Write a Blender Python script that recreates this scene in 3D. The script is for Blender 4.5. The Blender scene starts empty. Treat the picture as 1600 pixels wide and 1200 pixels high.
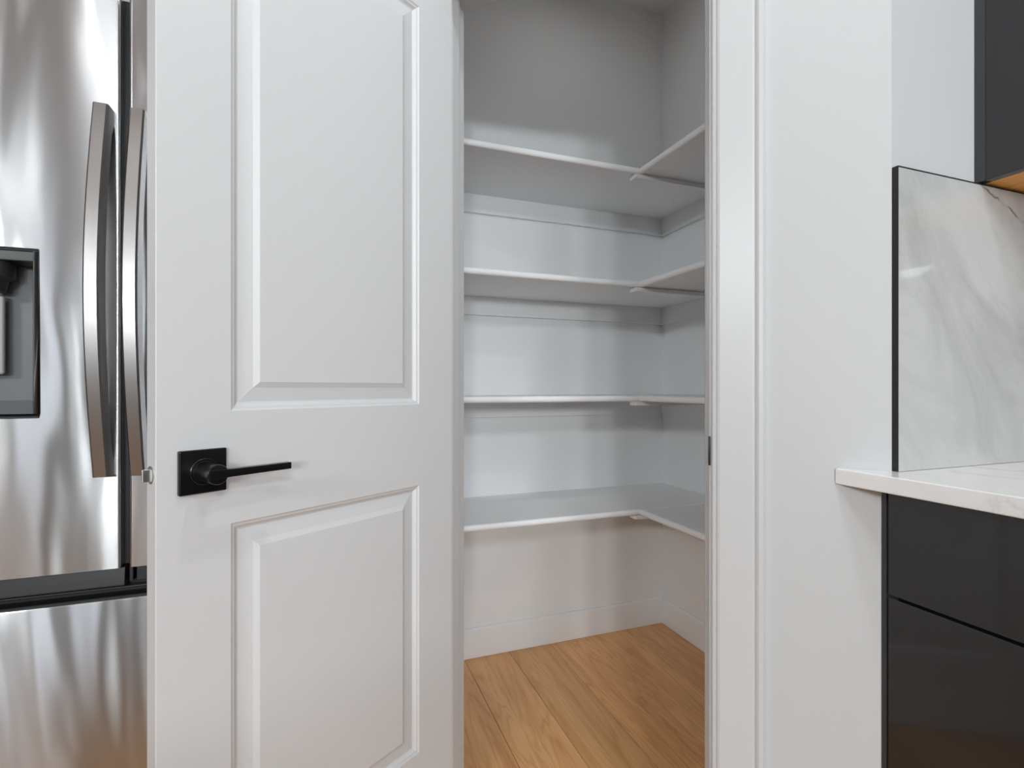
import bpy, bmesh, math, random
from mathutils import Vector, Matrix

D, C, S = bpy.data, bpy.context.scene.collection, bpy.context.scene
random.seed(7)

# ------------------------------------------------------------------ camera
HC = 1.054                      # lens height above the floor
TH = math.radians(20.05)        # heading, clockwise from +Y
cam_d = D.cameras.new('camera')
cam = D.objects.new('camera', cam_d)
C.objects.link(cam)
cam_d.sensor_width = 36.0
cam_d.lens = 795.0 / 1600.0 * 36.0
cam_d.shift_y = 6.0 / 1600.0
cam_d.clip_start = 0.02
cam.location = (0, 0, HC)
cam.rotation_euler = (math.radians(90), 0, -TH)
S.camera = cam

# ------------------------------------------------------------------ light
W = D.worlds.new('daylight')
S.world = W
W.use_nodes = True
bg = W.node_tree.nodes['Background']
bg.inputs[0].default_value = (0.84, 0.92, 1.0, 1)
bg.inputs[1].default_value = 2.5

S.view_settings.view_transform = 'Standard'
S.view_settings.look = 'None'
S.view_settings.gamma = 1
S.view_settings.use_curve_mapping = False
S.view_settings.exposure = 0.14
DOWNLIGHTS = [(.484, .27, 5.4), (.57, -.85, 7.0), (.52, -1.97, 1.5), (-.85, -.30, .8), (-.85, -1.45, 2.0), (-2.2, -.85, 4.0), (-2.2, -2.3, 4.5)]
FILL_SPOTS = [(-3.8, -3.0, 125.0), (-3.3, -3.3, 120.0), (.15, -3.1, 100.0)]
WALL_FILL_SPOTS = [(-1.45, 150.0), (-.80, 150.0)]
PANTRY_FILL_W = 0.54


# ------------------------------------------------------------------ helpers
def mesh_obj(name, bm, mat, parent=None, bevel=0.0, seg=2, smooth=False, loc=None, rz=0.0):
    bmesh.ops.remove_doubles(bm, verts=bm.verts, dist=1e-6)
    bmesh.ops.recalc_face_normals(bm, faces=bm.faces)
    me = D.meshes.new(name)
    bm.to_mesh(me)
    bm.free()
    o = D.objects.new(name, me)
    C.objects.link(o)
    if mat:
        me.materials.append(mat)
    if smooth:
        for p in me.polygons:
            p.use_smooth = True
    if bevel:
        m = o.modifiers.new('bevel', 'BEVEL')
        m.width = bevel
        m.segments = seg
        m.limit_method = 'ANGLE'
        m.angle_limit = math.radians(35)
        for p in me.polygons:
            p.use_smooth = True
        n = o.modifiers.new('normals', 'WEIGHTED_NORMAL')
        n.keep_sharp = True
    if parent:
        o.parent = parent
    if loc:
        o.location = loc
    o.rotation_euler.z = rz
    return o

def box(bm, x0, x1, y0, y1, z0, z1):
    v = [bm.verts.new((x, y, z)) for z in (z0, z1) for y in (y0, y1) for x in (x0, x1)]
    for f in ((0, 2, 3, 1), (4, 5, 7, 6), (0, 1, 5, 4), (2, 6, 7, 3), (0, 4, 6, 2), (1, 3, 7, 5)):
        bm.faces.new([v[i] for i in f])
    return bm

def bx(*a):
    return box(bmesh.new(), *a)

def prism(poly, z0, z1, bm=None):
    bm = bm or bmesh.new()
    a = [bm.verts.new((x, y, z0)) for x, y in poly]
    b = [bm.verts.new((x, y, z1)) for x, y in poly]
    n = len(poly)
    bm.faces.new(a[::-1])
    bm.faces.new(b)
    for i in range(n):
        bm.faces.new((a[i], a[(i + 1) % n], b[(i + 1) % n], b[i]))
    return bm

def sweep(profile, axis, a0, a1, bm=None, miter0=0.0, miter1=0.0):
    """closed 2-D profile swept along x (profile = y,z), y (x,z) or z (x,y)"""
    bm = bm or bmesh.new()
    def pt(p, t):
        return {'x': (t, p[0], p[1]), 'y': (p[0], t, p[1]), 'z': (p[0], p[1], t)}[axis]
    a = [bm.verts.new(pt(p, a0)) for p in profile]
    b = [bm.verts.new(pt(p, a1)) for p in profile]
    n = len(profile)
    bm.faces.new(a)
    bm.faces.new(b[::-1])
    for i in range(n):
        bm.faces.new((a[i], b[i], b[(i + 1) % n], a[(i + 1) % n]))
    return bm

def lathe(prof, axis_o, axis_d, n=28, bm=None):
    """prof = [(radius, along)], revolved round axis_d from axis_o"""
    bm = bm or bmesh.new()
    d = Vector(axis_d).normalized()
    u = d.orthogonal().normalized()
    w = d.cross(u)
    rings = []
    for r, t in prof:
        c = Vector(axis_o) + d * t
        if r < 1e-7:
            rings.append([bm.verts.new(c)])
        else:
            rings.append([bm.verts.new(c + (u * math.cos(2 * math.pi * i / n) + w * math.sin(2 * math.pi * i / n)) * r) for i in range(n)])
    for A, B in zip(rings, rings[1:]):
        for i in range(n):
            j = (i + 1) % n
            if len(A) == 1 and len(B) == 1:
                continue
            if len(A) == 1:
                bm.faces.new((A[0], B[i], B[j]))
            elif len(B) == 1:
                bm.faces.new((A[i], A[j], B[0]))
            else:
                bm.faces.new((A[i], A[j], B[j], B[i]))
    return bm

def empty(name, loc=(0, 0, 0), rz=0.0):
    o = D.objects.new(name, None)
    o.empty_display_size = 0.1
    C.objects.link(o)
    o.location = loc
    o.rotation_euler.z = rz
    return o

def tag(o, label, cat, group=None):
    o['label'] = label
    o['category'] = cat
    if group:
        o['group'] = group
    return o

def struct(o):
    o['kind'] = 'structure'
    return o

# ------------------------------------------------------------------ materials
def new_mat(name, base=(0.8, 0.8, 0.8), rough=0.5, metal=0.0, spec=0.5, coat=0.0):
    m = D.materials.new(name)
    m.use_nodes = True
    b = m.node_tree.nodes['Principled BSDF']
    b.inputs['Base Color'].default_value = (*base, 1)
    b.inputs['Roughness'].default_value = rough
    b.inputs['Metallic'].default_value = metal
    b.inputs['Specular IOR Level'].default_value = spec
    b.inputs['Coat Weight'].default_value = coat
    b.inputs['Coat Roughness'].default_value = 0.04
    return m

def nodes(m):
    t = m.node_tree
    return t, t.nodes, t.links, t.nodes['Principled BSDF']

def coords(m, scale=(1, 1, 1), rot=(0, 0, 0), loc=(0, 0, 0)):
    t, N, L, b = nodes(m)
    tc = N.new('ShaderNodeTexCoord')
    mp = N.new('ShaderNodeMapping')
    mp.inputs['Scale'].default_value = scale
    mp.inputs['Rotation'].default_value = rot
    mp.inputs['Location'].default_value = loc
    L.new(tc.outputs['Object'], mp.inputs['Vector'])
    return mp.outputs['Vector']

def noise(m, vec, scale, detail=4.0, rough=0.5, dist=0.0):
    t, N, L, b = nodes(m)
    n = N.new('ShaderNodeTexNoise')
    n.inputs['Scale'].default_value = scale
    n.inputs['Detail'].default_value = detail
    n.inputs['Roughness'].default_value = rough
    n.inputs['Distortion'].default_value = dist
    L.new(vec, n.inputs['Vector'])
    return n.outputs['Fac']

def ramp(m, fac, stops):
    t, N, L, b = nodes(m)
    r = N.new('ShaderNodeValToRGB')
    e = r.color_ramp.elements
    while len(e) < len(stops):
        e.new(0.5)
    for el, (p, c) in zip(e, stops):
        el.position = p
        el.color = (*c, 1) if len(c) == 3 else c
    L.new(fac, r.inputs['Fac'])
    return r.outputs['Color']

def math_node(m, op, a, b_=None, clamp=False):
    t, N, L, b = nodes(m)
    n = N.new('ShaderNodeMath')
    n.operation = op
    n.use_clamp = clamp
    for i, v in enumerate((a, b_)):
        if v is None:
            continue
        if isinstance(v, (int, float)):
            n.inputs[i].default_value = v
        else:
            L.new(v, n.inputs[i])
    return n.outputs[0]

def mix_col(m, fac, a, b_, mode='MIX'):
    t, N, L, b = nodes(m)
    n = N.new('ShaderNodeMix')
    n.data_type = 'RGBA'
    n.blend_type = mode
    for s, v in ((n.inputs['Factor'], fac), (n.inputs['A'], a), (n.inputs['B'], b_)):
        if isinstance(v, (int, float)):
            s.default_value = v
        elif isinstance(v, tuple):
            s.default_value = (*v, 1)
        else:
            L.new(v, s)
    return n.outputs['Result']

def bump(m, h, strength, dist=0.001):
    t, N, L, b = nodes(m)
    n = N.new('ShaderNodeBump')
    n.inputs['Strength'].default_value = strength
    n.inputs['Distance'].default_value = dist
    L.new(h, n.inputs['Height'])
    L.new(n.outputs['Normal'], b.inputs['Normal'])

def paint(name, col, rough, scale=220.0, strength=0.06, spec=0.5):
    m = new_mat(name, col, rough, spec=spec)
    v = coords(m)
    bump(m, noise(m, v, scale, 3), strength, 0.0006)
    t, N, L, b = nodes(m)
    L.new(mix_col(m, noise(m, v, 1.3, 2), tuple(c * 0.985 for c in col), tuple(min(1, c * 1.01) for c in col)), b.inputs['Base Color'])
    return m

M_wall = paint('wall_paint', (0.525, 0.526, 0.527), 0.62, strength=0.1)  # same paint as the pantry walls, darkened to offset stronger light here
M_wall_lifted = paint('pantry_wall_paint', (0.915, 0.918, 0.92), 0.6, strength=0.08)  # wall paint whitened to make up for weak light in the pantry
M_ceil = paint('ceiling_paint', (0.82, 0.82, 0.81), 0.9)
M_trim = paint('trim_gloss_paint', (0.565, 0.566, 0.568), 0.34, 90, 0.02)  # door paint in a darker tone, since the casing catches more light
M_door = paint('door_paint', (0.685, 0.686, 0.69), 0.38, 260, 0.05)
M_shelf = paint('shelf_paint', (0.925, 0.927, 0.93), 0.36, 90, 0.02)  # white raised to make up for weak light on shelves and baseboards
M_black = new_mat('matte_black_metal', (0.006, 0.006, 0.0065), 0.21, spec=0.5)
M_black_trim = paint('black_edge_trim', (0.012, 0.012, 0.0125), 0.5, 400, 0.1)
M_nickel = new_mat('satin_nickel', (0.72, 0.71, 0.69), 0.28, metal=1.0)
M_void = new_mat('black_gasket', (0.004, 0.004, 0.0045), 0.5)
M_paddle = new_mat('paddle_satin_metal', (0.36, 0.355, 0.345), 0.5)
M_char = new_mat('charcoal_plastic', (0.028, 0.028, 0.029), 0.34)
M_grey_plastic = new_mat('dispenser_grey_plastic', (0.14, 0.145, 0.15), 0.42)
M_handle = new_mat('handle_metal', (0.40, 0.385, 0.375), 0.33, metal=1.0)

def cabinet_mat():
    m = new_mat('charcoal_lacquer', (0.014, 0.014, 0.0147), 0.11, spec=0.5, coat=0.25)
    v = coords(m)
    bump(m, noise(m, v, 6, 2), 0.04, 0.002)
    return m
M_cab = cabinet_mat()
M_cab_edge = new_mat('lacquer_edge', (0.035, 0.035, 0.036), 0.3)

def steel_mat():
    m = new_mat('brushed_stainless', (0.62, 0.625, 0.635), 0.23, metal=1.0)
    t, N, L, b = nodes(m)
    b.inputs['Anisotropic'].default_value = 0.95
    b.inputs['Anisotropic Rotation'].default_value = 0.25
    tg = N.new('ShaderNodeTangent')
    tg.direction_type = 'UV_MAP'
    tg.uv_map = 'UVMap'
    L.new(tg.outputs['Tangent'], b.inputs['Tangent'])
    v1 = coords(m, (7.5, 1, 1.5), (0, 0.12, 0))
    wav = noise(m, v1, 1.0, 1.5, 0.4, 0.6)
    v2 = coords(m, (3, 3, 900))
    brush = noise(m, v2, 1.0, 2)
    h = math_node(m, 'ADD', math_node(m, 'MULTIPLY', wav, 8.0), math_node(m, 'MULTIPLY', brush, 0.010))
    bump(m, h, 1.0, 0.001)
    return m
M_steel = steel_mat()

def marble(name, lo, hi, big_vein=False, rough=0.07, vein_amt=0.34):
    m = new_mat(name, hi, rough)
    t, N, L, b = nodes(m)
    tc = N.new('ShaderNodeTexCoord')
    sx = N.new('ShaderNodeSeparateXYZ')
    L.new(tc.outputs['Object'], sx.inputs[0])
    v = coords(m, (1, 1, 1))
    X, Y, Z = sx.outputs['X'], sx.outputs['Y'], sx.outputs['Z']
    # veins run down to the right: stretch the noise along that diagonal
    al = math_node(m, 'SUBTRACT', math_node(m, 'MULTIPLY', X, .70), math_node(m, 'MULTIPLY', Z, .72))
    ac = math_node(m, 'ADD', math_node(m, 'MULTIPLY', X, .72), math_node(m, 'MULTIPLY', Z, .70))
    cb = N.new('ShaderNodeCombineXYZ')
    L.new(math_node(m, 'MULTIPLY', al, 1.5), cb.inputs[0])
    L.new(math_node(m, 'MULTIPLY', Y, 2.0), cb.inputs[1])
    L.new(math_node(m, 'MULTIPLY', ac, 3.6), cb.inputs[2])
    dv = cb.outputs[0]
    cloud = noise(m, dv, 1.7, 7, 0.62, 0.7)
    base = ramp(m, cloud, [(0.34, lo), (0.60, hi)])
    n2 = noise(m, dv, 1.25, 8, 0.60, 0.45)
    ridge = math_node(m, 'ABSOLUTE', math_node(m, 'SUBTRACT', n2, 0.5))
    vein = ramp(m, ridge, [(0.0, (1, 1, 1)), (0.008, (0.35, 0.35, 0.35)), (0.035, (0, 0, 0))])
    mask = ramp(m, noise(m, v, 3.1, 2), [(0.40, (0, 0, 0)), (0.60, (1, 1, 1))])
    vf = math_node(m, 'MULTIPLY', math_node(m, 'MULTIPLY', vein, mask), vein_amt)
    col = mix_col(m, vf, base, (0.30, 0.295, 0.285))
    if big_vein:
        # one strong fissure crossing the upper right of the slab (slab origin at x 1.16, z 0.9142)
        wob = math_node(m, 'MULTIPLY', math_node(m, 'SUBTRACT', noise(m, v, 22, 7, 0.62), 0.5), 0.034)
        d = math_node(m, 'ADD', math_node(m, 'SUBTRACT', Z, 0.5128),
                      math_node(m, 'MULTIPLY', math_node(m, 'ADD', X, 0.055), 0.42))
        sd = math_node(m, 'ADD', d, wob)
        dd = math_node(m, 'ABSOLUTE', sd)
        gate = math_node(m, 'MULTIPLY', math_node(m, 'ADD', X, 0.075), 25.0, True)
        thin = ramp(m, dd, [(0.0, (1, 1, 1)), (0.0016, (0.6, 0.6, 0.6)), (0.0042, (0, 0, 0))])
        brk = ramp(m, noise(m, v, 30, 3), [(0.38, (0.15, 0.15, 0.15)), (0.56, (1, 1, 1))])
        soft = ramp(m, dd, [(0.0, (1, 1, 1)), (0.045, (0, 0, 0))])
        above = math_node(m, 'MULTIPLY', math_node(m, 'ADD', sd, 0.004), 60.0, True)
        smoke = ramp(m, noise(m, v, 12, 6, 0.65), [(0.30, (0.25, 0.25, 0.25)), (0.68, (1, 1, 1))])
        f1 = math_node(m, 'MULTIPLY', math_node(m, 'MULTIPLY', soft, gate), smoke)
        col = mix_col(m, math_node(m, 'MULTIPLY', f1, 0.45), col, (0.24, 0.235, 0.22))
        f2 = math_node(m, 'MULTIPLY', math_node(m, 'MULTIPLY', above, gate), smoke)
        col = mix_col(m, math_node(m, 'MULTIPLY', f2, 0.50), col, (0.26, 0.255, 0.24))  # grey clouding, deepened to stand in for the dark reflection there
        f3 = math_node(m, 'MULTIPLY', math_node(m, 'MULTIPLY', thin, gate), brk)
        col = mix_col(m, math_node(m, 'MULTIPLY', f3, 0.85), col, (0.05, 0.047, 0.042))
    L.new(col, b.inputs['Base Color'])
    return m
M_tile = marble('marble_tile', (0.37, 0.37, 0.366), (0.49, 0.49, 0.485), True, 0.05)
M_tile_plain = marble('marble_tile_side', (0.37, 0.37, 0.366), (0.49, 0.49, 0.485), False, 0.05)
M_quartz = marble('quartz_counter', (0.86, 0.86, 0.855), (0.93, 0.93, 0.925), False, 0.12, 0.7)

def wood_mat(name, dark, light, rough=0.32, varied=True):
    m = new_mat(name, light, rough)
    t, N, L, b = nodes(m)
    oi = N.new('ShaderNodeObjectInfo')
    tc = N.new('ShaderNodeTexCoord')
    off = N.new('ShaderNodeVectorMath')
    off.operation = 'MULTIPLY_ADD'
    cmb = N.new('ShaderNodeCombineXYZ')
    for i in range(3):
        L.new(oi.outputs['Random'], cmb.inputs[i])
    L.new(cmb.outputs[0], off.inputs[0])
    off.inputs[1].default_value = (13.0, 37.0, 5.0)
    L.new(tc.outputs['Object'], off.inputs[2])
    mp = N.new('ShaderNodeMapping')
    mp.inputs['Scale'].default_value = (9, 0.9, 9)
    L.new(off.outputs[0], mp.inputs['Vector'])
    big = noise(m, mp.outputs['Vector'], 1.1, 3, 0.5, 0.9)
    rings = math_node(m, 'SINE', math_node(m, 'MULTIPLY', big, 62.0))
    rings = math_node(m, 'MULTIPLY', math_node(m, 'ADD', rings, 1.0), 0.5)
    mp2 = N.new('ShaderNodeMapping')
    mp2.inputs['Scale'].default_value = (150, 3.0, 150)
    L.new(off.outputs[0], mp2.inputs['Vector'])
    fine = noise(m, mp2.outputs['Vector'], 1.0, 3, 0.6)
    mp3 = N.new('ShaderNodeMapping')
    mp3.inputs['Scale'].default_value = (14, 0.7, 14)
    L.new(off.outputs[0], mp3.inputs['Vector'])
    broad = noise(m, mp3.outputs['Vector'], 1.0, 2)
    f = math_node(m, 'ADD', math_node(m, 'MULTIPLY', fine, 0.42), math_node(m, 'MULTIPLY', math_node(m, 'POWER', rings, 3.0), -0.16))
    f = math_node(m, 'ADD', f, math_node(m, 'MULTIPLY', broad, 0.62), True)
    col = ramp(m, f, [(0.22, dark), (0.72, light)])
    if varied:
        tone = math_node(m, 'ADD', math_node(m, 'MULTIPLY', oi.outputs['Random'], 0.26), 0.86)
        cc = N.new('ShaderNodeCombineXYZ')
        for i in range(3):
            L.new(tone, cc.inputs[i])
        col = mix_col(m, 1.0, col, cc.outputs[0], 'MULTIPLY')
    L.new(col, b.inputs['Base Color'])
    bump(m, fine, 0.12, 0.0006)
    return m
M_floor = wood_mat('oak_plank', (0.64, 0.285, 0.10), (0.93, 0.545, 0.24))
M_under = wood_mat('cabinet_underside_maple', (0.72, 0.29, 0.05), (0.92, 0.42, 0.09), 0.4, False)

def emit_mat(name, col, st):
    m = D.materials.new(name)
    m.use_nodes = True
    b = m.node_tree.nodes['Principled BSDF']
    b.inputs['Base Color'].default_value = (0.9, 0.9, 0.9, 1)
    b.inputs['Emission Color'].default_value = (*col, 1)
    b.inputs['Emission Strength'].default_value = st
    return m
M_lens = emit_mat('lit_lamp_lens', (1.0, 0.95, 0.88), 12.0)
M_diff = emit_mat('lit_opal_diffuser', (1.0, 0.98, 0.95), 1.5)

def pane_mat():
    m = D.materials.new('window_glass')
    m.use_nodes = True
    t = m.node_tree
    out = t.nodes['Material Output']
    t.nodes.remove(t.nodes['Principled BSDF'])
    a = t.nodes.new('ShaderNodeBsdfTransparent')
    g = t.nodes.new('ShaderNodeBsdfGlossy')
    g.inputs['Roughness'].default_value = 0.02
    x = t.nodes.new('ShaderNodeMixShader')
    x.inputs[0].default_value = 0.06
    t.links.new(a.outputs[0], x.inputs[1])
    t.links.new(g.outputs[0], x.inputs[2])
    t.links.new(x.outputs[0], out.inputs[0])
    return m
M_pane = pane_mat()
M_oak_dark = wood_mat('table_walnut', (0.06, 0.035, 0.02), (0.13, 0.08, 0.045), 0.4, False)

# ------------------------------------------------------------------ the plan (metres)
YB = 1.9265          # back wall of pantry and fridge recess
XR = 1.426           # right wall of pantry and kitchen
YE = 0.5844          # end wall behind the counter
CEIL = 2.74
XL, YF = -4.6, -4.4  # far side of the open kitchen
HX, HY = 0.2824, 1.1940     # origin of the angled wall frame (s = along wall, d = into pantry)
AW = math.radians(-45)
SUM = HX + HY
JL, JR = -0.034, 0.5758     # jamb faces along s
WT = 0.115
r2 = math.sqrt(0.5)
def aw(s, d=0.0):
    return (HX + (s + d) * r2, HY + (d - s) * r2)
CORNER = (0.892, SUM - 0.892)

# ------------------------------------------------------------------ shell
floor = struct(mesh_obj('floor', bx(XL - .1, XR + .1, YF - .1, YB + .1, -0.12, -0.012), new_mat('subfloor', (0.2, 0.12, 0.06), 0.7)))
pw, pl = 0.181, 1.22
x0 = 0.685 - 30 * pw
plank_bm = bx(-pw / 2 + 0.0006, pw / 2 - 0.0006, -pl / 2 + 0.0006, pl / 2 - 0.0006, -0.012, 0.0)
pm = None
col_i = 0
x = x0
while x < XR:
    if x + pw > XL:
        fr_ = (col_i * 0.37 + 0.28) % 1.0
        y = YB - pl * (.80 + .19 * fr_ if x > .2 else fr_)
        top = YB
        # a cut starter piece against the back wall, then full boards
        ys = [(top, y)]
        while y > -1.6:
            ys.append((y, y - pl))
            y -= pl
        for a, b in ys:
            if a - b < 0.03:
                continue
            xa, xb = max(x, XL), min(x + pw, XR)
            full = abs((a - b) - pl) < 1e-6 and abs(xb - xa - pw) < 1e-6
            if full and pm:
                o = D.objects.new('plank', pm)
                C.objects.link(o)
            else:
                bm = bx(-(xb - xa) / 2 + .0006, (xb - xa) / 2 - .0006, -(a - b) / 2 + .0006, (a - b) / 2 - .0006, -0.012, 0.0)
                bmesh.ops.bevel(bm, geom=[e for e in bm.edges if all(v.co.z > -.001 for v in e.verts)], offset=0.0007, segments=1, affect='EDGES')
                o = mesh_obj('plank', bm, M_floor)
                if full:
                    pm = o.data
            o.parent = floor
            o.location = ((xa + xb) / 2, (a + b) / 2, 0)
    x += pw
    col_i += 1

struct(mesh_obj('ceiling', bx(XL - .1, XR + .1, YF - .1, YB + .1, CEIL, CEIL + .1), M_ceil))
struct(mesh_obj('wall_back', bx(XL - .1, XR, YB, YB + .1, 0, CEIL), M_wall_lifted))
struct(mesh_obj('wall_right', bx(XR, XR + .1, YF - .1, YB + .1, 0, CEIL), M_wall_lifted))
# right-hand part of the angled wall with the return behind the counter
bi = SUM + WT * math.sqrt(2)
yi = YE + WT
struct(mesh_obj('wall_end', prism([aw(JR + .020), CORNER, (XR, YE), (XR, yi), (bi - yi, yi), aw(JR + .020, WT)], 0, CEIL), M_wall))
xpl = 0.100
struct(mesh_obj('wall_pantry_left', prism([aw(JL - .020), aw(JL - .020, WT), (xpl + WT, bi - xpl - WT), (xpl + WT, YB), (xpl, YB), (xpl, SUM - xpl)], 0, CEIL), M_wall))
struct(mesh_obj('wall_door_head', bx(JL - .020, JR + .020, 0, WT, 2.062, CEIL), M_wall, loc=(HX, HY, 0), rz=AW))
# far side of the room, behind the camera: two big windows
def wall_with_openings(name, axis, pos, t, a0, a1, ops):
    bm = bmesh.new()
    cur = a0
    def seg(p, q, z0, z1):
        if axis == 'y':
            box(bm, p, q, pos, pos + t, z0, z1)
        else:
            box(bm, pos, pos + t, p, q, z0, z1)
    for p, q, z0, z1 in ops:
        seg(cur, p, 0, CEIL)
        if z0 > 0:
            seg(p, q, 0, z0)
        seg(p, q, z1, CEIL)
        cur = q
    seg(cur, a1, 0, CEIL)
    return struct(mesh_obj(name, bm, M_wall))
OPS_F = [(-3.05, -2.40, 0.05, 2.45), (-.45, 1.25, 0.04, 2.45)]
wall_with_openings('wall_front', 'y', YF - .1, .1, XL, XR, OPS_F)
wall_with_openings('wall_left', 'x', XL - .1, .1, YF - .1, YB, [])
def window(name, axis, pos, p, q, z0, z1):
    bm = bmesh.new()
    def b(a0, a1, c0, c1, t0, t1):
        if axis == 'y':
            box(bm, a0, a1, pos + t0, pos + t1, c0, c1)
        else:
            box(bm, pos + t0, pos + t1, a0, a1, c0, c1)
    f = .055
    b(p, p + f, z0, z1, .02, .09)
    b(q - f, q, z0, z1, .02, .09)
    b(p + f, q - f, z0, z0 + f, .02, .09)
    b(p + f, q - f, z1 - f, z1, .02, .09)
    mdl = (p + q) / 2
    b(mdl - .03, mdl + .03, z0 + f, z1 - f, .02, .09)
    o = struct(mesh_obj(name, bm, M_trim))
    for a0, a1 in ((p + f, mdl - .03), (mdl + .03, q - f)):
        bm = bmesh.new()
        b(a0, a1, z0 + f, z1 - f, .05, .055)
        # rebuild into its own mesh
        pb = bmesh.new()
        if axis == 'y':
            box(pb, a0, a1, pos + .05, pos + .055, z0 + f, z1 - f)
        else:
            box(pb, pos + .05, pos + .055, a0, a1, z0 + f, z1 - f)
        bm.free()
        mesh_obj('pane', pb, M_pane, o)
    return o
window('window_1', 'y', YF - .1, *OPS_F[0])
window('window_2', 'y', YF - .1, *OPS_F[1])

def portal(loc, rot, sx, sy):
    l = D.lights.new('sky_portal', 'AREA')
    l.shape = 'RECTANGLE'
    l.size, l.size_y = sx, sy
    l.cycles.is_portal = True
    o = D.objects.new('sky_portal', l)
    C.objects.link(o)
    o.location, o.rotation_euler = loc, rot
portal((-2.725, YF - .11, 1.25), (math.radians(90), 0, 0), .65, 2.4)
portal((.4, YF - .11, 1.245), (math.radians(90), 0, 0), 1.7, 2.41)

# ------------------------------------------------------------------ skirting in the pantry
BH, BT = 0.114, 0.014
def base_profile(flip=1):
    return [(0, 0), (-BT * flip, 0), (-BT * flip, BH - .010), (-BT * flip * .55, BH), (0, BH)]
struct(mesh_obj('baseboard_back', sweep([(YB + a, b + .0005) for a, b in base_profile()], 'x', xpl + WT, XR - .0001), M_shelf, bevel=.0012))
struct(mesh_obj('baseboard_right', sweep([(XR + a, b + .0005) for a, b in base_profile()], 'y', yi, YB - BT), M_shelf, bevel=.0012))

# ------------------------------------------------------------------ pantry shelves
ST, ND = 0.016, 0.014        # board thickness, nosing depth
SX, SY = 1.030, 1.5205       # inner front corner
def nose(z, front, sign):
    """half-round nosing profile: (across, z); board lies on the +sign side"""
    h = 0.0205
    pts = []
    zc = z - h / 2 + .0015
    for i in range(9):
        a = math.radians(90 - i * 22.5)
        pts.append((front - sign * 0 + sign * (0.008 - 0.008 * math.cos(a)), zc + h / 2 * math.sin(a)))
    pts.append((front + sign * ND, zc - h / 2))
    pts.append((front + sign * ND, zc + h / 2))
    return pts
shelf_labels = [
    ('white L-shaped pantry shelf nearest the floor, its top seen from above', 0.626),
    ('white L-shaped pantry shelf at eye level, seen edge on, third from the top', 1.0255),
    ('white L-shaped pantry shelf second from the top, underside slightly visible', 1.4265),
    ('topmost white L-shaped pantry shelf, broad underside seen from below', 1.8245)]
XS0 = xpl + WT
for lab, z in shelf_labels:
    t = empty('pantry_shelf', ((SX + XR) / 2, (SY + YB) / 2, z - ST))
    tag(t, lab, 'shelf', 'white corner shelves in the pantry')
    ox, oy, oz = t.location
    def put(name, bm, mat=M_shelf, **k):
        bmesh.ops.translate(bm, verts=bm.verts, vec=(-ox, -oy, -oz))
        return mesh_obj(name, bm, mat, t, **k)
    put('back_board', bx(XS0, XR - .001, SY + ND, YB - .001, z - ST, z), bevel=.0008)
    put('side_board', bx(SX + ND, XR - .001, yi + .001, SY - .0005, z - ST, z), bevel=.0008)
    put('nosing', sweep(nose(z, SY, 1), 'x', XS0, XR - .001), bevel=.0004, seg=1)
    put('nosing', sweep(nose(z, SX, 1), 'y', yi + .001, SY + .004), bevel=.0004, seg=1)
    zb = z - .0195
    put('joint_cleat', bx(SX - .012, XR - .002, SY + .003, SY + .042, zb - .014, zb), bevel=.001)
    put('wall_cleat', bx(XS0, XR - .0185, YB - .018, YB - .0005, z - ST - .072, z - ST), bevel=.001)
    put('wall_cleat', bx(XR - .018, XR - .0005, yi + .001, YB - .0005, z - ST - .072, z - ST), bevel=.001)

# ------------------------------------------------------------------ door frame (angled wall frame: s, d)
FR = dict(loc=(HX, HY, 0), rz=AW)
jr = struct(mesh_obj('trim_1', bx(JR, JR + .0195, -.001, WT + .001, 0, 2.06), M_door, bevel=.0015, **FR))
mesh_obj('door_stop', bx(JR - .011, JR, .040, .075, 0, 2.04), M_trim, jr, bevel=.003)
sz = HC - 0.1205
sp = mesh_obj('strike_plate', bx(JR - .0012, JR, .004, .034, sz - .028, sz + .028), M_black_trim, jr, bevel=.0005)
lip = bmesh.new()
prof = []
for i in range(9):
    a = i / 8
    zz = -.0275 + .055 * a
    prof.append((zz, .0035 + .0065 * math.sin(math.pi * a) ** .5))
va = [[lip.verts.new((JR - .0012 + k, -p, sz + zz)) for k in (0, .0035)] for zz, p in prof]
vb = [[lip.verts.new((JR - .0012 + k, .006, sz + zz)) for k in (0, .0035)] for zz, p in prof]
for i in range(8):
    lip.faces.new((va[i][0], va[i + 1][0], va[i + 1][1], va[i][1]))
    lip.faces.new((vb[i][0], vb[i][1], vb[i + 1][1], vb[i + 1][0]))
    for k in (0, 1):
        lip.faces.new((va[i][k], vb[i][k], vb[i + 1][k], va[i + 1][k]))
for i in (0, 8):
    lip.faces.new((va[i][0], va[i][1], vb[i][1], vb[i][0]))
mesh_obj('lip', lip, M_black_trim, sp)
jl = struct(mesh_obj('trim_2', bx(JL - .0195, JL, -.001, WT + .001, 0, 2.06), M_door, bevel=.0015, **FR))
mesh_obj('door_stop', bx(JL, JL + .011, .040, .077, 0, 2.04), M_door, jl, bevel=.003)
jh = struct(mesh_obj('trim_3', bx(JL, JR, -.001, WT + .001, 2.04, 2.06), M_trim, bevel=.0015, **FR))
def casing_profile(s0, sign):
    p = [(0, 0), (0, .009), (.0015, .0105), (.005, .0115), (.0068, .0095), (.0095, .0125), (.014, .0140), (.064, .0152),
         (.0700, .0152), (.0712, .0148), (.0735, .0150), (.0755, .0170), (.0800, .0195), (.0865, .0190), (.0900, .0150), (.0910, 0)]
    return [(s0 + sign * a, -b) for a, b in p]
struct(mesh_obj('trim_4', sweep(casing_profile(JR + .0055, 1), 'z', 0, 2.14), M_trim, **FR))
struct(mesh_obj('trim_5', sweep(casing_profile(JL - .0055, -1), 'z', 0, 2.14), M_trim, **FR))
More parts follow.
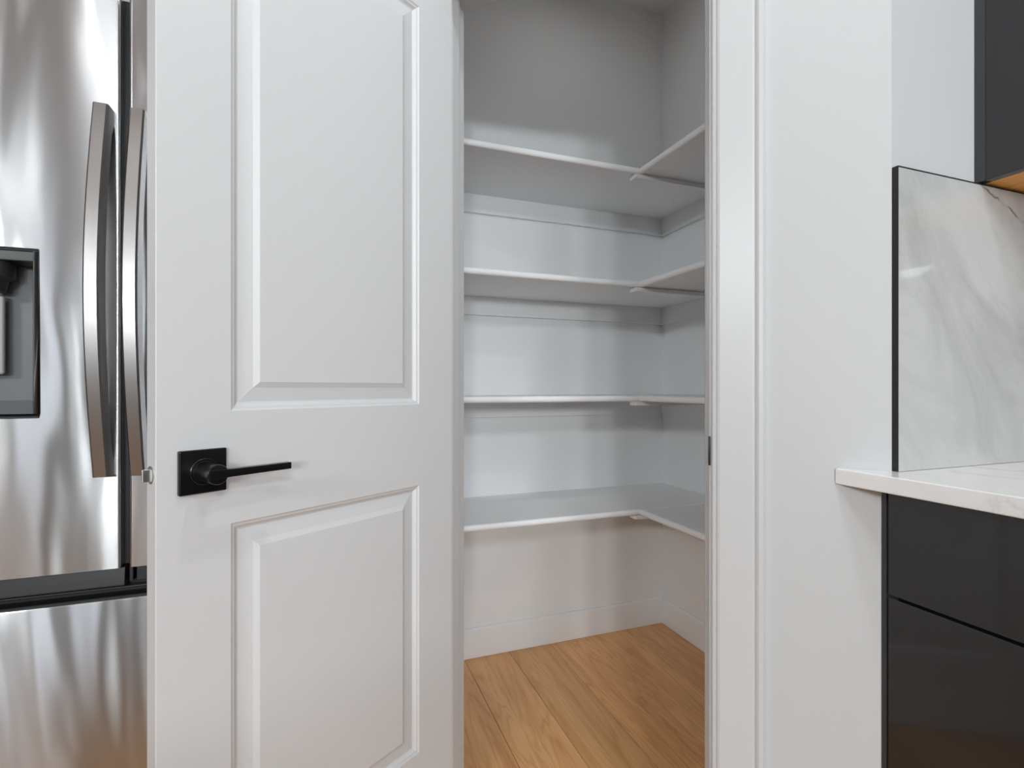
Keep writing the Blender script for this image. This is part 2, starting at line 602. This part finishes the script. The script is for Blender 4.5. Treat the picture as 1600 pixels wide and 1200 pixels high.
struct(mesh_obj('trim_6', bx(JL - .0055, JR + .0055, -.015, 0, 2.0455, 2.14), M_trim, bevel=.001, **FR))

# ------------------------------------------------------------------ the open door
DW, DT, DTOP = 0.610, 0.035, 2.030
DX, DY, DRZ = -0.2312, 0.8649, math.radians(32.65)
def door_mesh():
    bm = bmesh.new()
    s0, s1 = .104, .506
    pans = [(.240, .8367), (1.0170, 1.905)]
    prof = [(0, 0), (.0030, .0022), (.0065, .0032), (.0078, .0048), (.0115, .0078), (.0140, .0088), (.0370, .0052), (.0385, .0046), (.0470, .0008)]
    def side(y, sg):
        V = {}
        def v(x, z, d=0.0):
            k = (round(x, 5), round(z, 5), round(d, 5))
            if k not in V:
                V[k] = bm.verts.new((x, y + sg * d, z))
            return V[k]
        xs = [0, s0, s1, DW]
        zs = [.010, pans[0][0], pans[0][1], pans[1][0], pans[1][1], DTOP]
        for i in range(3):
            for j in range(5):
                if i == 1 and j in (1, 3):
                    continue
                bm.faces.new((v(xs[i], zs[j]), v(xs[i + 1], zs[j]), v(xs[i + 1], zs[j + 1]), v(xs[i], zs[j + 1])))
        for z0, z1 in pans:
            for (a, d), (b, e) in zip(prof, prof[1:]):
                o = [v(s0 + a, z0 + a, d), v(s1 - a, z0 + a, d), v(s1 - a, z1 - a, d), v(s0 + a, z1 - a, d)]
                n = [v(s0 + b, z0 + b, e), v(s1 - b, z0 + b, e), v(s1 - b, z1 - b, e), v(s0 + b, z1 - b, e)]
                for q in range(4):
                    w = (q + 1) % 4
                    bm.faces.new((o[q], o[w], n[w], n[q]))
            a, d = prof[-1]
            bm.faces.new((v(s0 + a, z0 + a, d), v(s1 - a, z0 + a, d), v(s1 - a, z1 - a, d), v(s0 + a, z1 - a, d)))
        return V, xs, zs
    A, xs, zs = side(0.0, 1)
    B, _, _ = side(DT, -1)
    k = lambda x, z: (round(x, 5), round(z, 5), 0.0)
    for j in range(5):
        for xx in (xs[0], xs[-1]):
            bm.faces.new((A[k(xx, zs[j])], A[k(xx, zs[j + 1])], B[k(xx, zs[j + 1])], B[k(xx, zs[j])]))
    for i in range(3):
        for zz in (zs[0], zs[-1]):
            bm.faces.new((A[k(xs[i], zz)], A[k(xs[i + 1], zz)], B[k(xs[i + 1], zz)], B[k(xs[i], zz)]))
    return bm
door = struct(mesh_obj('door_1', door_mesh(), M_door, loc=(DX, DY, 0), rz=DRZ))
bv = door.modifiers.new('bevel', 'BEVEL')
bv.width, bv.segments, bv.limit_method, bv.angle_limit = .0012, 2, 'ANGLE', math.radians(60)

HS, HZ = 0.0605, HC - 0.1275      # handle spindle
def lever_set(parent, sg, y0):
    """sg = -1 on the face we see, +1 on the far face"""
    Y = lambda a: y0 + sg * a
    bm = bmesh.new()
    box(bm, HS - .0335, HS + .0335, min(Y(0), Y(.009)), max(Y(0), Y(.009)), HZ - .0335, HZ + .0335)
    ros = mesh_obj('rosette', bm, M_black, parent, bevel=.0022, seg=3)
    mesh_obj('collar', lathe([(.0, .0085), (.0205, .0085), (.0205, .0115), (.0190, .0130), (.0182, .0115), (.0172, .0115), (.0172, .014), (.0, .014)],
                             (HS, y0, HZ), (0, sg, 0), 40), M_black, ros, bevel=.0004, seg=1)
    # lever: round neck that turns into a flat square bar
    n = lathe([(0, .012), (.0150, .012), (.0150, .057), (.0142, .0585), (0, .0585)], (HS, y0, HZ), (0, sg, 0), 40)
    lev = mesh_obj('lever', n, M_black, parent, bevel=.0005, seg=1)
    bar = bmesh.new()
    zc = HZ + .0005
    rows = [(HS - .0125, .0072, .0445, .0600), (HS + .020, .0060, .0450, .0600), (HS + .060, .0056, .0462, .0598), (HS + .1125, .0054, .0470, .0595)]
    rr = []
    for s, hh, a, b in rows:
        rr.append([bar.verts.new((s, Y(y), zc + z)) for y, z in ((a, -hh), (b, -hh), (b, hh), (a, hh))])
    bar.faces.new(rr[0])
    bar.faces.new(rr[-1][::-1])
    for p, q in zip(rr, rr[1:]):
        for i in range(4):
            bar.faces.new((p[i], q[i], q[(i + 1) % 4], p[(i + 1) % 4]))
    mesh_obj('grip', bar, M_black, lev, bevel=.0009)
lever_set(door, -1, 0.0)
lever_set(door, 1, DT)
pl_ = mesh_obj('latch_plate', lathe([(0, -.001), (.0132, -.001), (.0132, .0012), (.0122, .0018), (0, .0018)], (0, DT / 2, HZ), (-1, 0, 0), 36), M_nickel, door)
lb = bmesh.new()
pts = [(.001, DT / 2 - .0066), (-.0128, DT / 2 - .0066), (-.0138, DT / 2 - .0050), (-.0040, DT / 2 + .0066), (.001, DT / 2 + .0066)]
prism(pts, HZ - .0092, HZ + .0092, lb)
mesh_obj('latch_bolt', lb, M_nickel, pl_, bevel=.0022, seg=3)

# ------------------------------------------------------------------ refrigerator
FY = 1.18
SEAM = -0.366
FXL, FXR = SEAM - .455, SEAM + .455
fr = empty('refrigerator', (SEAM, FY + .4, 0))
tag(fr, 'brushed stainless french door refrigerator with ice dispenser, left of the open white door', 'refrigerator')
def fput(name, bm, mat, parent=fr, uv=False, **k):
    bmesh.ops.translate(bm, verts=bm.verts, vec=(-SEAM, -(FY + .4), 0))
    if uv:
        l = bm.loops.layers.uv.new('UVMap')
        for f in bm.faces:
            for lp in f.loops:
                lp[l].uv = (lp.vert.co.x, lp.vert.co.z)
    o = mesh_obj(name, bm, mat, parent, **k)
    return o
fput('body', bx(FXL + .004, FXR - .004, FY + .075, YB - .02, .015, 1.80), M_char, bevel=.004)
def fridge_door(x0, x1, z0, z1, hole=None, roll=0.0):
    """front sheet with rolled vertical edges, uv in x,z; optional recess opening"""
    bm = bmesh.new()
    R = .006
    xs = []
    for i in range(7):
        a = math.radians(90 * i / 6)
        xs.append((x0 + R - R * math.cos(a), FY + R - R * math.sin(a)))
    if hole:
        xs += [(hole[0], FY), (hole[1], FY)]
    for i in range(7):
        a = math.radians(90 - 90 * i / 6)
        xs.append((x1 - R + R * math.cos(a), FY + R - R * math.sin(a)))
    zs = [z0, z1] if not hole else [z0, hole[2], hole[3], z1]
    dy = [0.0] * len(zs)
    if roll:
        zs = zs[:-1] + [z1 - roll, z1 - roll * .3, z1]
        dy = [0.0] * (len(zs) - 2) + [roll * .3, roll]
    front = [[bm.verts.new((x, y + k, z)) for x, y in xs] for z, k in zip(zs, dy)]
    back = [[bm.verts.new((x, FY + .068, z)) for x in (x0, x1)] for z in (z0, z1)]
    n = len(xs)
    for j in range(len(zs) - 1):
        for i in range(n - 1):
            if hole and j == 1 and abs(xs[i][0] - hole[0]) < 1e-6 and abs(xs[i + 1][0] - hole[1]) < 1e-6:
                continue
            bm.faces.new((front[j][i], front[j][i + 1], front[j + 1][i + 1], front[j + 1][i]))
    bm.faces.new([front[0][i] for i in range(n)] + [back[0][1], back[0][0]])
    bm.faces.new([front[-1][i] for i in range(n)] + [back[1][1], back[1][0]])
    bm.faces.new([f[0] for f in front] + [back[1][0], back[0][0]])
    bm.faces.new([f[-1] for f in front] + [back[1][1], back[0][1]])
    bm.faces.new((back[0][0], back[0][1], back[1][1], back[1][0]))
    return bm
GAP = .0066
DB, DTP = .7065, 1.815
DX0, DX1, DZ0, DZ1 = -.700, -.4986, 1.000, 1.3077
ld = fput('door', fridge_door(FXL, SEAM - GAP, DB, DTP, (DX0, DX1, DZ0, DZ1)), M_steel, uv=True)
rd = fput('door', fridge_door(SEAM + GAP, FXR, DB, DTP), M_steel, uv=True)
ld['label'] = 'left refrigerator door with the dispenser'
for o in (ld, rd):
    for p in o.data.polygons:
        p.use_smooth = True
    m = o.modifiers.new('split', 'EDGE_SPLIT')
    m.split_angle = math.radians(30)
fput('gasket', bx(SEAM - GAP - .004, SEAM + GAP + .004, FY + .022, FY + .074, DB + .002, DTP), M_void)
# freezer drawer with its dark pocket
FZ = .648
fd = fput('freezer_drawer', fridge_door(FXL, FXR, .055, FZ, None, .0045), M_steel, uv=True)
for p in fd.data.polygons:
    p.use_smooth = True
m = fd.modifiers.new('split', 'EDGE_SPLIT')
m.split_angle = math.radians(30)
bm = bmesh.new()
sweep([(FY + .010, DB - .0015), (FY + .006, .671), (FY + .012, .668), (FY + .074, .668), (FY + .074, DB - .0015)], 'x', FXL + .006, SEAM - .002, bm)
fput('pocket_trim', bm, M_char, bevel=.0015)
bm = bmesh.new()
sweep([(FY + .018, DB - .0015), (FY + .016, .674), (FY + .074, .674), (FY + .074, DB - .0015)], 'x', SEAM + .014, FXR - .006, bm)
fput('pocket_trim', bm, M_void, bevel=.0015)
fput('hinge_bracket', bx(SEAM + .004, SEAM + .010, FY + .012, FY + .07, .676, DB), M_char, bevel=.001)
fput('pocket', bx(FXL + .006, FXR - .006, FY + .0062, FY + .074, FZ - .001, FZ + .0032), M_void)
fput('pocket', bx(FXL + .006, FXR - .006, FY + .034, FY + .074, FZ + .0034, .674), M_void)
fput('pocket_rail', bx(FXL + .006, FXR - .006, FY + .016, FY + .034, .6625, .6655), M_char, bevel=.001)
fput('foot_grille', bx(FXL + .01, FXR - .01, FY + .03, FY + .074, .001, .05), M_char, bevel=.002)
# bowed handles
def handle(x0, x1):
    bm = bmesh.new()
    n = 28
    zb, zt = HC - .1665, HC + .530
    rows = []
    for i in range(n + 1):
        t = i / n
        z = zb + (zt - zb) * t
        bow = math.sin(math.pi * t)
        out = .030 + .043 * bow
        th = .030 if t < .04 or t > .96 else .027 + .004 * bow
        back = out - th if not (t < .05 or t > .95) else -.001
        ch = .003
        y0, y1 = FY - out, FY - max(back, 0 if back < 0 else back)
        if back < 0:
            y1 = FY + .001
        # the end faces are cut at a slant
        rows.append([bm.verts.new((x, y, z)) for x, y in ((x0 + ch, y0), (x1 - ch, y0), (x1, y0 + ch), (x1, y1), (x0, y1), (x0, y0 + ch))])
    bm.faces.new(rows[0][::-1])
    bm.faces.new(rows[-1])
    for p, q in zip(rows, rows[1:]):
        for i in range(6):
            bm.faces.new((p[i], p[(i + 1) % 6], q[(i + 1) % 6], q[i]))
    return bm
for par, x0, x1 in ((ld, -.407, -.3825), (rd, SEAM * 2 + .3825, SEAM * 2 + .407)):
    o = fput('handle', handle(x0, x1), M_handle, par)
    for p in o.data.polygons:
        p.use_smooth = True
    m = o.modifiers.new('split', 'EDGE_SPLIT')
    m.split_angle = math.radians(25)
# dispenser
dp = FY + .062
bm = bmesh.new()
fw = .007
box(bm, DX0 - .001, DX1 + .001, FY - .003, FY + .012, DZ1 - .003, DZ1 + .002)
box(bm, DX0 - .001, DX1 + .001, FY - .003, FY + .012, DZ0 - .002, DZ0 + .006)
box(bm, DX1 - fw, DX1 + .001, FY - .003, FY + .012, DZ0 + .006, DZ1 - .003)
box(bm, DX0 - .001, DX0 + fw, FY - .003, FY + .012, DZ0 + .006, DZ1 - .003)
dis = fput('dispenser', bm, M_char, ld, bevel=.0012)
dis['label'] = 'recessed dark grey ice and water dispenser'
bm = bmesh.new()
for q in (((DX0, dp - .022, DZ0), (DX1, dp - .022, DZ0), (DX1, dp, DZ0 + .03), (DX0, dp, DZ0 + .03)),
          ((DX0, dp, DZ0 + .03), (DX1, dp, DZ0 + .03), (DX1, dp, DZ1), (DX0, dp, DZ1)),
          ((DX0, FY, DZ0), (DX1, FY, DZ0), (DX1, dp - .022, DZ0), (DX0, dp - .022, DZ0)),
          ((DX1, FY, DZ0), (DX1, FY, DZ1), (DX1, dp, DZ1), (DX1, dp, DZ0 + .03), (DX1, dp - .022, DZ0)),
          ((DX0, FY, DZ0), (DX0, FY, DZ1), (DX0, dp, DZ1), (DX0, dp, DZ0 + .03), (DX0, dp - .022, DZ0))):
    bm.faces.new([bm.verts.new(v) for v in q])
fput('recess', bm, M_grey_plastic, ld)
fput('control_panel', bx(DX0 + .001, DX1 - .001, FY + .002, dp, DZ1 - .022, DZ1 - .001), M_char, ld, bevel=.002)
fput('spout', lathe([(0, 0), (.018, 0), (.022, .020), (.031, .026), (.032, .058), (.030, .062), (0, .062)], (-.578, FY + .030, 1.232), (0, 0, 1), 32), M_char, ld, smooth=False, bevel=.001)
fput('paddle', bx(-.640, -.5655, FY + .036, FY + .046, 1.079, 1.226), M_paddle, ld, bevel=.004, seg=3)

# ------------------------------------------------------------------ counter run on the right
YN = -1.15         # near end of the run, behind the camera
CX = 0.8337
e = .0008
top = [(CX, SUM - CX - e * 2), (CORNER[0], CORNER[1] - e), (XR - e, YE - e), (XR - e, YN), (CX, YN)]
ct = mesh_obj('countertop', prism(top, .8866, .914), M_quartz, bevel=.0022, seg=3)
tag(ct, 'white quartz countertop with faint grey veins over the charcoal drawers', 'countertop')
BX = .8814
bc = empty('base_cabinet', (1.15, -.3, 0))
tag(bc, 'charcoal handleless base cabinet of drawers under the white countertop', 'cabinet')
def cput(par, name, bm, mat, **k):
    bmesh.ops.translate(bm, verts=bm.verts, vec=[-c for c in par.location])
    return mesh_obj(name, bm, mat, par, **k)
cput(bc, 'carcass', bx(BX + .022, XR - .002, YN + .002, YE - .003, .10, .8862), M_void)
cput(bc, 'toe_kick', bx(BX + .07, XR - .002, YN + .002, YE - .003, .0005, .0995), M_cab)
cput(bc, 'filler_strip', prism([(BX, SUM - BX - .0015), (BX, .5862), (CORNER[0] + .011, .5808), (CORNER[0] + .011, YE - .0005), (CORNER[0], YE - .0008)], .10, .8862), M_cab_edge)
ye = YE - .0016
for y1, y0 in ((ye, -.105), (-.109, -.62), (-.624, YN + .002)):
    for z0, z1 in ((.7095, .8845), (.4075, .7045), (.1035, .4025)):
        bm = sweep([(BX, z0), (BX, z1 - .0005), (BX + .0012, z1), (BX + .0195, z1 - .012), (BX + .0195, z0)], 'y', y0, y1)
        cput(bc, 'drawer_front', bm, M_cab, bevel=.0013, seg=3)

wc = empty('wall_cabinet', (1.27, -.3, 1.424))
tag(wc, 'charcoal wall cabinet with a warm wood underside above the marble backsplash', 'cabinet')
UX, UZ, UT = 1.112, 1.424, 2.30
cput(wc, 'carcass', bx(UX + .021, XR - .002, YN + .002, YE - .018, UZ + .018, UT), M_void)
cput(wc, 'underside_panel', bx(UX + .0205, XR - .002, YN + .002, YE - .0012, UZ + .0034, UZ + .0178), M_under, bevel=.0006)
cput(wc, 'filler_strip', bx(UX + .0006, UX + .0198, YE - .0170, YE - .0006, UZ + .003, UT), M_cab_edge, bevel=.0006)
for y1, y0 in ((YE - .0176, .130), (.127, -.310), (-.313, -.75), (-.753, YN + .002)):
    cput(wc, 'door', bx(UX, UX + .0195, y0, y1, UZ + .0028, UT), M_cab, bevel=.0009)

# backsplash slabs (end wall and right wall)
TT = .0100
bs = empty('marble_backsplash', (1.16, YE - .005, .9142))
tag(bs, 'polished white marble backsplash slab with a black metal edge, beside the white wall', 'backsplash', 'marble backsplash slabs')
tx0 = CORNER[0] + .0006
cput(bs, 'slab', bx(tx0 + .0012, XR - TT - .001, YE - TT + .0002, YE - .0004, .9146, 1.4215), M_tile)
bs.children[0].location = (0, 0, 0)
cput(bs, 'edge_trim', bx(tx0, tx0 + .0011, YE - TT - .0002, YE - .0003, .9146, 1.4238), M_black_trim)
cput(bs, 'edge_trim', bx(tx0 + .0011, XR - TT - .001, YE - TT - .0002, YE - .0003, 1.4217, 1.4238), M_black_trim)
b2 = empty('marble_backsplash', (XR - .005, -.3, .9142))
tag(b2, 'polished white marble backsplash slab along the right wall under the wall cabinet', 'backsplash', 'marble backsplash slabs')
cput(b2, 'slab', bx(XR - TT, XR - .0004, YN, YE - .0006, .9146, 1.4215), M_tile_plain)

# ------------------------------------------------------------------ room downlights, then added fill lamps (above and behind the camera)
DOWN_LABELS = ['recessed ceiling downlight nearest the pantry door', 'recessed ceiling downlight above the walkway beside the countertop',
    'recessed ceiling downlight between the countertop run and the far end of the island', 'recessed ceiling downlight in front of the refrigerator',
    'recessed ceiling downlight over the island', 'recessed ceiling downlight left of the island', 'recessed ceiling downlight nearest the narrow window']
FILL_SPOT_LABELS = ['ceiling spotlight nearest the left wall', 'ceiling spotlight in front of the narrow window', 'ceiling spotlight in front of the wide window']
WALL_FILL_LABELS = ['wall spotlight between the windows, nearer the narrow window', 'wall spotlight between the windows, nearer the wide window']
def downlight(x, y, watts, label):
    t = empty('downlight', (x, y, CEIL))
    tag(t, label, 'lamp', 'recessed ceiling downlights')
    mesh_obj('trim_ring', lathe([(.040, 0), (.040, -.006), (.055, -.006), (.062, -.002), (.062, 0)], (0, 0, 0), (0, 0, 1), 32), M_trim, t)
    mesh_obj('lens', lathe([(0, -.0015), (.0395, -.0015), (.0395, 0), (0, 0)], (0, 0, 0), (0, 0, 1), 32), M_lens, t)
    l = D.lights.new('downlight_lamp', 'AREA')
    l.shape = 'DISK'
    l.size = .075
    l.energy = watts
    l.color = (0.915, 0.962, 1.0)
    o = D.objects.new('downlight_lamp', l)
    C.objects.link(o)
    o.parent = t
    o.location = (0, 0, -.008)
for a, lab in zip(DOWNLIGHTS, DOWN_LABELS):
    downlight(*a, lab)

# added round fill lamp on the pantry ceiling, unseen, lifts the upper walls
if PANTRY_FILL_W:
    t = empty('pantry_ceiling_lamp', (.88, 1.42, CEIL))
    tag(t, 'round white flush ceiling lamp inside the pantry', 'lamp')
    mesh_obj('housing', lathe([(0, 0), (.15, 0), (.15, -.03), (.142, -.036), (0, -.036)], (0, 0, 0), (0, 0, 1), 40), M_trim, t, bevel=.002)
    mesh_obj('diffuser', lathe([(.135, -.0362), (.120, -.048), (.06, -.055), (0, -.056), (0, -.0362)], (0, 0, 0), (0, 0, 1), 40), M_diff, t, smooth=True)
    l = D.lights.new('pantry_lamp', 'AREA')
    l.shape = 'DISK'
    l.size = .26
    l.energy = PANTRY_FILL_W
    l.color = (.95, .98, 1)
    o = D.objects.new('pantry_lamp', l)
    C.objects.link(o)
    o.parent = t
    o.location = (0, 0, -.06)

# added unseen fill spots at the far end, turned to brighten the pantry
def spot_head(t, pivot, aim, watts):
    d = (Vector(aim) - Vector(t.location) - Vector(pivot)).normalized()
    mesh_obj('head', lathe([(0, -.11), (.10, -.11), (.12, -.09), (.15, .03), (.144, .03), (.135, .01), (0, .01)], pivot, d, 28), M_trim, t)
    mesh_obj('lens', lathe([(0, .012), (.134, .012), (.134, .011), (0, .011)], pivot, d, 24), M_lens, t)
    l = D.lights.new('spotlight_lamp', 'SPOT')
    l.energy = watts
    l.color = (0.895, 0.96, 1.0)
    l.shadow_soft_size = .20
    l.spot_size = math.radians(40)
    l.spot_blend = .55
    o = D.objects.new('spotlight_lamp', l)
    C.objects.link(o)
    o.parent = t
    o.location = Vector(pivot) + d * .16
    o.rotation_euler = d.to_track_quat('-Z', 'Y').to_euler()
AIM = (.50, 1.05, 1.05)
def spot(x, y, watts, label):
    t = empty('ceiling_spotlight', (x, y, CEIL))
    tag(t, label, 'lamp', 'adjustable ceiling spotlights')
    mesh_obj('base', lathe([(0, 0), (.06, 0), (.06, -.012), (.012, -.016), (.012, -.07), (0, -.07)], (0, 0, 0), (0, 0, 1), 24), M_trim, t)
    spot_head(t, (0, 0, -.13), AIM, watts)
def wall_spot(x, watts, label, z=1.68):  # added unseen fill lamp, set low to light under the pantry shelves
    t = empty('wall_spotlight', (x, YF, z))
    tag(t, label, 'lamp', 'adjustable wall spotlights')
    mesh_obj('base', lathe([(0, 0), (.06, 0), (.06, .012), (.012, .016), (.012, .08), (0, .08)], (0, 0, 0), (0, 1, 0), 24), M_trim, t)
    spot_head(t, (0, .17, 0), AIM, watts)
for a, lab in zip(WALL_FILL_SPOTS, WALL_FILL_LABELS):
    wall_spot(*a, lab)
for a, lab in zip(FILL_SPOTS, FILL_SPOT_LABELS):
    spot(*a, lab)

# kitchen island behind the camera, seen only as a reflection
isl = empty('kitchen_island', (-.85, -1.95, 0))
tag(isl, 'charcoal kitchen island with a white quartz top, standing behind the camera', 'island')
cput(isl, 'body', bx(-1.25, -.45, -2.95, -.95, .0005, .886), M_cab, bevel=.002)
cput(isl, 'worktop', bx(-1.29, -.41, -2.99, -.91, .8865, .914), M_quartz, bevel=.002)
